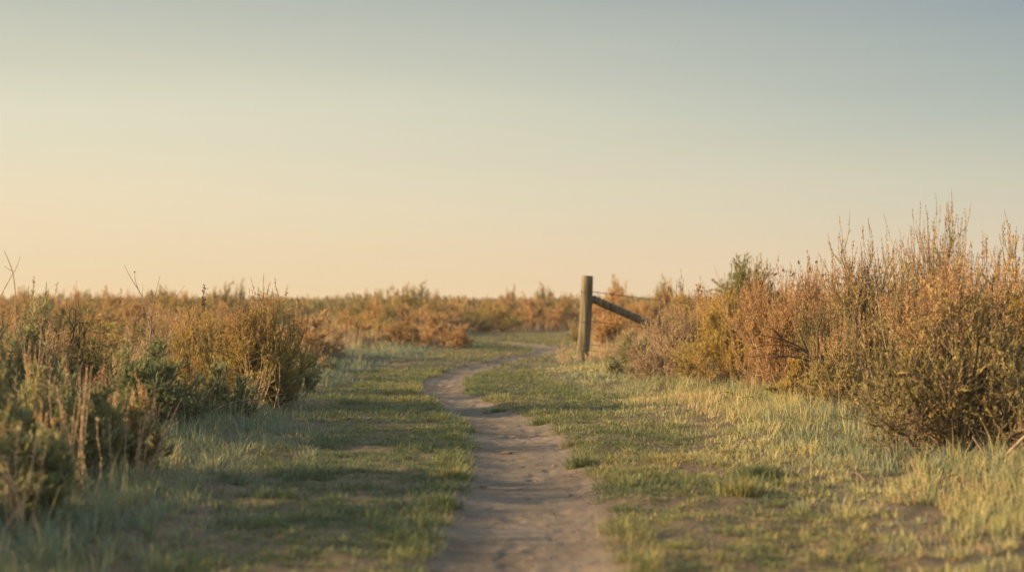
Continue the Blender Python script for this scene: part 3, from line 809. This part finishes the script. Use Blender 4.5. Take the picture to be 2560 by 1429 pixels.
# pale dry stems standing in the shaded left shrubs
def dry_clump(name, px, base, top, z, n, wpx, label, seed, mat='straw', leafy=True):
    r = np.random.default_rng(seed)
    x = wx(px, z); g = float(gh(x, z)); h = wh(top, z) - g; w = wpx / FPX * z
    P0 = np.stack([r.normal(0, w * .16, n), r.normal(0, w * .16, n), np.full(n, -.02)], 1)
    D = norm(np.stack([r.normal(0, .22, n), r.normal(0, .22, n), np.ones(n)], 1))
    P = grow(P0, D, h * r.uniform(.5, 1.05, n), 6, .3, .07, r)
    V, q = tubes(P, np.linspace(.0030, .0014, 7)[None] * np.ones((n, 1)), 4)
    root = bpy.data.objects.new(name, None); COL.objects.link(root); root.location = (x, z, g)
    root['label'] = label; root['category'] = 'dry plant'
    link('stems', mesh_from('stems', V, q, mat=M[mat], smooth=True), root)
    if leafy:
        p, d, tt, par = sample_on(P, 16, .35, 1, r)
        V, q = leaves(p, norm(d + r.normal(0, .35, p.shape)), np.full(len(p), .022), np.full(len(p), .0055), r)
        link('seed_clumps', mesh_from('seed_clumps', V, q, attrs={'tint': np.repeat(r.uniform(.4, 1, len(p)), 4)}, mat=M['tan']), root)


dry_clump('dry_weed', 380, 1100, 945, 8.3, 16, 90, 'pale pinkish dry weed in front of the feathery green shrub', 1)
dry_clump('dry_weed', 275, 1100, 930, 8.0, 9, 60, 'thin orange-tipped dry weed at the left flank of the feathery shrub', 2)
dry_clump('dry_weed', 640, 1010, 880, 10.6, 26, 110, 'tan dry weed standing low in the golden topped sagebrush', 3)
dry_clump('dry_weed', 1412, 935, 845, 20.0, 22, 60, 'rust brown dry weed just left of the fence post', 4)
dry_clump('dry_weed', 1530, 935, 850, 20.2, 110, 130, 'dry brown weeds along the fence wires right of the post', 5)
dry_clump('dry_weed', 1475, 935, 872, 20.6, 40, 60, 'short brown weeds around the foot of the fence post', 6)
dry_clump('dry_weed', 400, 1000, 820, 11.3, 24, 120, 'upright tan dry stems left of the pale golden sagebrush', 7)
dry_clump('dry_weed', 2290, 1130, 640, 7.9, 9, 200, 'tall thin rusty stems standing through the big olive sagebrush', 8, 'bark_warm')
dry_clump('dry_weed', 1690, 905, 720, 15.4, 20, 90, 'tall thin dry stems behind the pinkish twigs', 10)


dry_clump('dry_weed', 40, 1400, 1010, 5.0, 13, 150, 'pale blurred dry stems in the bottom left corner', 11)
dry_clump('dry_weed', 200, 1300, 900, 5.9, 12, 140, 'straw stems standing out of the low grey green bush at left', 12)
dry_clump('dry_weed', 330, 1240, 985, 6.3, 9, 90, 'short straw stems at the right flank of the blurred bushes on the left', 13)
dry_clump('dry_weed', 60, 1150, 800, 7.4, 12, 160, 'tall straw stems among the bushes at the left edge', 14)
# green tussocks at the edge of the path
def tussock(px, py, n, L, label, seed, t0=.3, wpx=60):
    global rng
    r = np.random.default_rng(seed)
    z = gz(py); x = wx(px, z)
    az = r.uniform(0, 6.28, n); rad = np.minimum(np.abs(r.normal(0, 1, n)), 1.9) * wpx / FPX * z * .25
    xx = x + rad * np.cos(az); yy = z + rad * np.sin(az) * .7
    me = blades(xx, yy, L * r.uniform(.5, 1.2, n), np.full(n, .0042), np.clip(r.normal(.75, .3, n), .1, 1.3), az, t0 + r.normal(0, .12, n), 'grass_tussock', M['turf'])
    o = link('grass_tussock', me, label=label, category='grass tuft')
    # put the origin at the tuft
    g = float(gh(x, z)); me.transform(__import__('mathutils').Matrix.Translation((-x, -z, -g))); o.location = (x, z, g)


tussock(1450, 1160, 420, .085, 'dark green grass tussock at the right edge of the path, nearest of its row', 1, .2, 75)
tussock(1430, 1110, 300, .06, 'yellowed grass tussock just behind the dark green one by the path', 2, .75, 75)
tussock(1350, 1052, 320, .07, 'wide green tussock jutting into the path bend from the right', 3, .3, 100)
tussock(1240, 1020, 220, .06, 'small green tussock at the inner edge of the path bend', 4, .35, 60)
tussock(1010, 1005, 200, .055, 'yellow tussock on the trodden turf left of the path bend', 5, .8, 60)
tussock(1120, 1095, 420, .07, 'green tussock on the left lip of the path', 6, .3, 90)
tussock(1130, 1190, 460, .07, 'tan and green tussock overhanging the left path edge', 7, .6, 100)
tussock(1110, 1260, 460, .07, 'dark tussock at the left path edge nearest the camera', 8, .25, 100)
tussock(1850, 1240, 420, .10, 'leafy yellow tussock at the front of the right verge', 9, .75, 120)
tussock(1900, 1195, 420, .10, 'dark green tussock behind the leafy yellow one on the right verge', 10, .15, 110)


# ---------------------------------------------------------------- stones and bits on the path
def pebble_mesh(r, n, zfun, name):
    Vs, Ts, o = [], [], 0
    base = np.array([[0, 0, 1], [1, 0, 0], [0, 1, 0], [-1, 0, 0], [0, -1, 0], [.6, .6, .5], [-.6, .6, .5], [-.6, -.6, .5], [.6, -.6, .5]], float)
    tr = np.array([[0, 8, 5], [0, 5, 6], [0, 6, 7], [0, 7, 8], [1, 5, 8], [2, 6, 5], [3, 7, 6], [4, 8, 7], [1, 2, 5], [2, 3, 6], [3, 4, 7], [4, 1, 8]])
    for k in range(n):
        y = 4 + 12 * r.random() ** 1.4; l, rr_ = path_lr(np.array([y])); x = r.uniform(l[0] - .1, rr_[0] + .1)
        s = r.uniform(.0025, .007) * (1.9 if r.random() < .08 else 1)
        V = base * np.array([s * r.uniform(.8, 1.6), s * r.uniform(.8, 1.3), s * .6]) + r.normal(0, s * .12, base.shape)
        a = r.uniform(0, 6.28); ca, sa = math.cos(a), math.sin(a)
        V = np.stack([V[:, 0] * ca - V[:, 1] * sa + x, V[:, 0] * sa + V[:, 1] * ca + y, V[:, 2] + float(gh(x, y)) + .006], 1)
        Vs.append(V); Ts.append(tr + o); o += len(V)
    return mesh_from(name, np.concatenate(Vs), None, np.concatenate(Ts), mat=M['stone'])


M['stone'] = bark_mat('brown_stone', (.09, .065, .05), (.25, .18, .13))
link('path_pebbles', pebble_mesh(np.random.default_rng(3), 650, gh, 'path_pebbles'), kind='stuff', label='scattered crumbs of soil and small stones on the dirt path', category='pebbles')
# dry twig bits lying across the path
r = np.random.default_rng(12); n = 420
y = 4.2 + 11 * r.random(n) ** 1.2; l, r2 = path_lr(y); x = r.uniform(l - .1, r2 + .15)
a = r.normal(0, .45, n); Ln = r.uniform(.015, .075, n)
P = np.stack([np.stack([x + t * Ln * np.cos(a), y + t * Ln * np.sin(a), gh(x, y) + .011 + .004 * np.sin(t * 3) + 0 * x], 1) for t in (-.5, 0, .5)], 1)
V, q = tubes(P, np.array([[.0010, .0016, .0008]]) * np.ones((n, 1)), 3)
link('path_litter', mesh_from('path_litter', V, q, mat=M['bark']), kind='stuff', label='tiny dry twigs scattered across the dirt path', category='litter')


r = np.random.default_rng(21); n = 2600
y = 5 + 15 * r.random(n) ** 1.1; sd_ = r.random(n) < .5
x = np.where(sd_, np.interp(y, BZ, BR) + r.normal(.6, .4, n), np.interp(y, BZ, BL) - r.normal(.8, .4, n))
a = r.uniform(0, 3.14, n); Ln = r.uniform(.04, .20, n); ti = r.normal(0, .35, n)
g_ = gh(x, y) + .02
P = np.stack([np.stack([x + t * Ln * np.cos(a), y + t * Ln * np.sin(a), g_ + .02 * np.sin((t + .5) * 3.1) + (t + .5) * Ln * np.abs(ti)], 1) for t in (-.5, -.1, .2, .5)], 1)
V, q = tubes(P, np.array([[.0022, .0026, .002, .001]]) * r.uniform(.7, 1.6, (n, 1)), 4)
link('twig_litter', mesh_from('twig_litter', V, q, mat=M['bark']), kind='stuff', label='dead twigs lying in the grass under the shrubs', category='litter')


def clod(px, py, s, label, seed):
    z = gz(py); x = wx(px, z)
    import bmesh
    bm = bmesh.new(); bmesh.ops.create_icosphere(bm, subdivisions=3, radius=1)
    r = np.random.default_rng(seed)
    for v in bm.verts:
        c0 = np.array(v.co)
        k = 1 + .35 * (float(vnoise(c0[0] * 1.7 + 5, c0[1] * 1.7 + c0[2] * 2, seed)) - .5) + .12 * (float(vnoise(c0[0] * 5, c0[1] * 5 + c0[2] * 5, seed + 1)) - .5)
        v.co = Vector((c0[0] * s * 1.4 * k, c0[1] * s * k, c0[2] * s * .45 * k))
    me = bpy.data.meshes.new('soil_clod'); bm.to_mesh(me); bm.free(); me.materials.append(M['stone'])
    for p_ in me.polygons: p_.use_smooth = True
    o = link('soil_clod', me, label=label, category='clod'); o.location = (x, z, float(gh(x, z)) + .014)


clod(1266, 1119, .024, 'dark flat clod of earth alone in the middle of the path', 1)
clod(1208, 1208, .014, 'small greenish clod near the left edge of the path', 4)


# ---------------------------------------------------------------- fence
zf = 21.0
fx, fy = wx(1456, zf), zf
g0 = float(gh(fx, fy))
root = bpy.data.objects.new('wire_fence', None); COL.objects.link(root); root.location = (fx, fy, g0)
root['label'] = 'wooden fence end with leaning round post, slanting brace and barbed wires'; root['category'] = 'fence'


def log_mesh(name, a, b, ra, rb, seed, n=26, s=28, flat=0.0):
    a = np.array(a, float); b = np.array(b, float)
    r = np.random.default_rng(seed)
    T = norm(b - a); A = norm(np.cross(T, [0, 1, 0.01])); B = np.cross(T, A)
    V = []
    ts = np.concatenate([[0], np.linspace(0, .992, n - 2), [1.0]])
    for i, t in enumerate(ts):
        rad = ra + (rb - ra) * t
        if i == n - 1: rad *= .93
        cen = a + (b - a) * t + A * .006 * math.sin(t * 5 + seed) + B * .004 * math.sin(t * 8)
        for k in range(s):
            an = 2 * math.pi * k / s
            groove = 1 - .05 * max(0, float(vnoise(an * 4.2, t * 1.3, seed)) - .55) * 4 + .03 * (float(vnoise(an * 2, t * 6, seed + 3)) - .5)
            p = cen + (A * math.cos(an) + B * math.sin(an)) * rad * groove
            V.append(p)
    V = np.array(V); idx = np.arange(n * s).reshape(n, s)
    aa = idx[:-1]; bb = idx[1:]
    q = np.stack([aa, np.roll(aa, -1, 1), np.roll(bb, -1, 1), bb], -1).reshape(-1, 4)
    # caps, slightly sunk centre with end grain
    c1 = len(V); V = np.vstack([V, a, b - T * .004])
    t1 = np.stack([np.full(s, c1), np.roll(idx[0], -1), idx[0]], 1); t2 = np.stack([np.full(s, c1 + 1), idx[-1], np.roll(idx[-1], -1)], 1)
    me = mesh_from(name, V, q, np.vstack([t1, t2]), mat=M['wood'])
    return me


def L(px, py, z=zf): p_ = np.array(img(px, py, z)); return p_ - np.array([fx, fy, g0])


top = L(1469.5, 689); bot = L(1455, 920)
post = link('post', log_mesh('post', bot + (bot - top) * .08, top, .098, .083, 2), root)
brace_a = L(1480, 747, zf + .02); brace_b = L(1790, 878, zf + .35)
link('brace', log_mesh('brace', brace_b, brace_a, .062, .058, 5, s=20), root)
# hidden far end of the first bay, behind the shrubs
e0 = L(1850, 905, zf + .5); e1 = L(1845, 765, zf + .5)
link('post', log_mesh('post', e0 - np.array([0, 0, .15]), e1, .07, .062, 8, s=20), root)


def wire(pa, pb, sag, seed, wrap):
    pa = np.array(pa); pb = np.array(pb); n = 220
    t = np.linspace(0, 1, n)
    C = pa + (pb - pa) * t[:, None]; C[:, 2] -= sag * 4 * t * (1 - t)
    parts = []
    for ph in (0, math.pi):
        P = C.copy(); P[:, 2] += .0032 * np.sin(t * 190 + ph); P[:, 1] += .0032 * np.cos(t * 190 + ph)
        parts.append(tubes(P[None], np.full((1, n), .0030), 5))
    for k in range(int(np.linalg.norm(pb - pa) / .13)):
        c0 = C[min(int((k + .6) * n * .13 / np.linalg.norm(pb - pa)), n - 1)]
        for s_ in (1, -1):
            d = np.array([.006 * s_, .003, .016 * s_])
            parts.append(tubes(np.stack([c0 - d, c0, c0 + d * [1, -1, 1]])[None], np.array([[.0008, .0022, .0008]]), 4))
    # loop round the post
    cx = bot[:2] + (top[:2] - bot[:2]) * (wrap - bot[2]) / (top[2] - bot[2])
    an = np.linspace(0, 2 * np.pi, 33)
    ring = np.stack([cx[0] + .099 * np.cos(an), cx[1] + .099 * np.sin(an), wrap + .008 * np.sin(an)], 1)
    parts.append(tubes(ring[None], np.full((1, 33), .0034), 5))
    V, q = join(parts)
    link('wire', mesh_from('wire', V, q, mat=M['wire'], smooth=True), root)


for (ya, yb, sag, sd_) in ((729, 772, .01, 1), (803, 838, .015, 2), (861, 885, .02, 3), (876, 900, .03, 4)):
    a = L(1482 - (ya - 700) * .03, ya, zf); b = L(1846, yb, zf + .45)
    wire(a, b, sag, sd_, a[2])

# ---------------------------------------------------------------- world, sun, camera
SUN_EL = math.radians(14.3)
SUN_AZ_OFF = math.radians(-7)     # sun stands at the left, a little on the camera's side
sd_vec = Vector((-math.cos(SUN_EL) * math.cos(SUN_AZ_OFF), math.cos(SUN_EL) * math.sin(SUN_AZ_OFF), math.sin(SUN_EL)))
w = bpy.data.worlds.new('World'); scene.world = w; w.use_nodes = True
nt = w.node_tree; nd = nt.nodes; lk = nt.links; nd.clear()
sky = nd.new('ShaderNodeTexSky'); sky.sky_type = 'NISHITA'; sky.sun_disc = False
sky.sun_elevation = SUN_EL
sky.sun_rotation = math.atan2(sd_vec.x, sd_vec.y)
sky.dust_density = 4.0; sky.air_density = 1.2; sky.ozone_density = 1.5
tc = nd.new('ShaderNodeTexCoord')
sp = nd.new('ShaderNodeSeparateXYZ'); lk.new(tc.outputs['Generated'], sp.inputs[0])
rw = ramp(nd, [(0, (.84, .63, .37)), (.07, (.81, .685, .475)), (.128, (.71, .675, .51)), (.21, (.47, .49, .415)), (.5, (.44, .52, .56)), (1, (.44, .55, .68))])
rc = ramp(nd, [(0, (.80, .61, .42)), (.085, (.56, .55, .435)), (.128, (.40, .445, .405)), (.21, (.245, .305, .345)), (.5, (.34, .44, .53)), (1, (.44, .55, .68))])
# faint stretched veils in the evening haze
mp = nd.new('ShaderNodeMapping'); mp.inputs['Scale'].default_value = (2.2, 2.2, 26); lk.new(tc.outputs['Generated'], mp.inputs['Vector'])
nz = nd.new('ShaderNodeTexNoise'); nz.inputs['Scale'].default_value = 1; nz.inputs['Detail'].default_value = 4; lk.new(mp.outputs[0], nz.inputs['Vector'])
mz = nd.new('ShaderNodeMath'); mz.operation = 'MULTIPLY_ADD'; mz.inputs[1].default_value = .04; mz.inputs[2].default_value = -.02; lk.new(nz.outputs['Fac'], mz.inputs[0])
az_ = nd.new('ShaderNodeMath'); az_.operation = 'ADD'; lk.new(sp.outputs['Z'], az_.inputs[0]); lk.new(mz.outputs[0], az_.inputs[1])
lk.new(az_.outputs[0], rw.inputs[0]); lk.new(az_.outputs[0], rc.inputs[0])
mr = nd.new('ShaderNodeMapRange'); mr.inputs['From Min'].default_value = -.38; mr.inputs['From Max'].default_value = .38
lk.new(sp.outputs['X'], mr.inputs['Value'])
mx = nd.new('ShaderNodeMix'); mx.data_type = 'RGBA'; pw = nd.new('ShaderNodeMath'); pw.operation = 'POWER'; pw.inputs[1].default_value = 1.6; lk.new(mr.outputs[0], pw.inputs[0]); lk.new(pw.outputs[0], mx.inputs[0]); lk.new(rw.outputs[0], mx.inputs[6]); lk.new(rc.outputs[0], mx.inputs[7])
bg = nd.new('ShaderNodeBackground'); bg.inputs['Strength'].default_value = .508
bg2 = nd.new('ShaderNodeBackground'); bg2.inputs['Strength'].default_value = .006
lk.new(mx.outputs[2], bg.inputs[0]); lk.new(sky.outputs[0], bg2.inputs[0])
ad = nd.new('ShaderNodeAddShader'); lk.new(bg.outputs[0], ad.inputs[0]); lk.new(bg2.outputs[0], ad.inputs[1])
out = nd.new('ShaderNodeOutputWorld'); lk.new(ad.outputs[0], out.inputs[0])

sun = bpy.data.lights.new('sun', 'SUN'); sun.energy = 5.0; sun.angle = math.radians(.6); sun.color = (1, .68, .34)
so = bpy.data.objects.new('sun', sun); COL.objects.link(so)
so.rotation_euler = (-sd_vec).to_track_quat('-Z', 'Y').to_euler()

cam = bpy.data.cameras.new('camera'); cam.lens = 50; cam.sensor_width = 36; cam.clip_end = 8000; cam.clip_start = .05
cam.dof.use_dof = True; cam.dof.focus_distance = 10.3; cam.dof.aperture_fstop = 1.9; cam.dof.aperture_blades = 0
co = bpy.data.objects.new('camera', cam); COL.objects.link(co)
co.location = (0, 0, CAM_H)
co.rotation_euler = (math.radians(90) + math.atan((HOR - 714.5) / FPX), 0, 0)
scene.camera = co
scene.view_settings.view_transform = 'Standard'; scene.view_settings.look = 'None'; scene.view_settings.gamma = 1; scene.view_settings.exposure = 1.0
scene.cycles.max_bounces = 6; scene.cycles.diffuse_bounces = 3; scene.cycles.transmission_bounces = 3
scene.cycles.use_denoising = True

# warm evening air between the camera and the far flat
m, nt, nd, lk = nodes_of('haze')
pv = nd.new('ShaderNodeVolumePrincipled'); pv.inputs['Color'].default_value = (1, .93, .82, 1); pv.inputs['Density'].default_value = .0011; pv.inputs['Anisotropy'].default_value = .3
out = nd.new('ShaderNodeOutputMaterial'); lk.new(pv.outputs[0], out.inputs['Volume'])
bx = 1700.0; zb, zt = -1.2, 2.6
V = np.array([[-bx, -600, zb], [bx, -600, zb], [bx, bx, zb], [-bx, bx, zb], [-bx, -600, zt], [bx, -600, zt], [bx, bx, zt], [-bx, bx, zt]])
q = np.array([[0, 3, 2, 1], [4, 5, 6, 7], [0, 1, 5, 4], [1, 2, 6, 5], [2, 3, 7, 6], [3, 0, 4, 7]])
link('haze', mesh_from('haze', V, q, mat=m), kind='stuff', label='thin warm evening haze over the flat', category='haze')
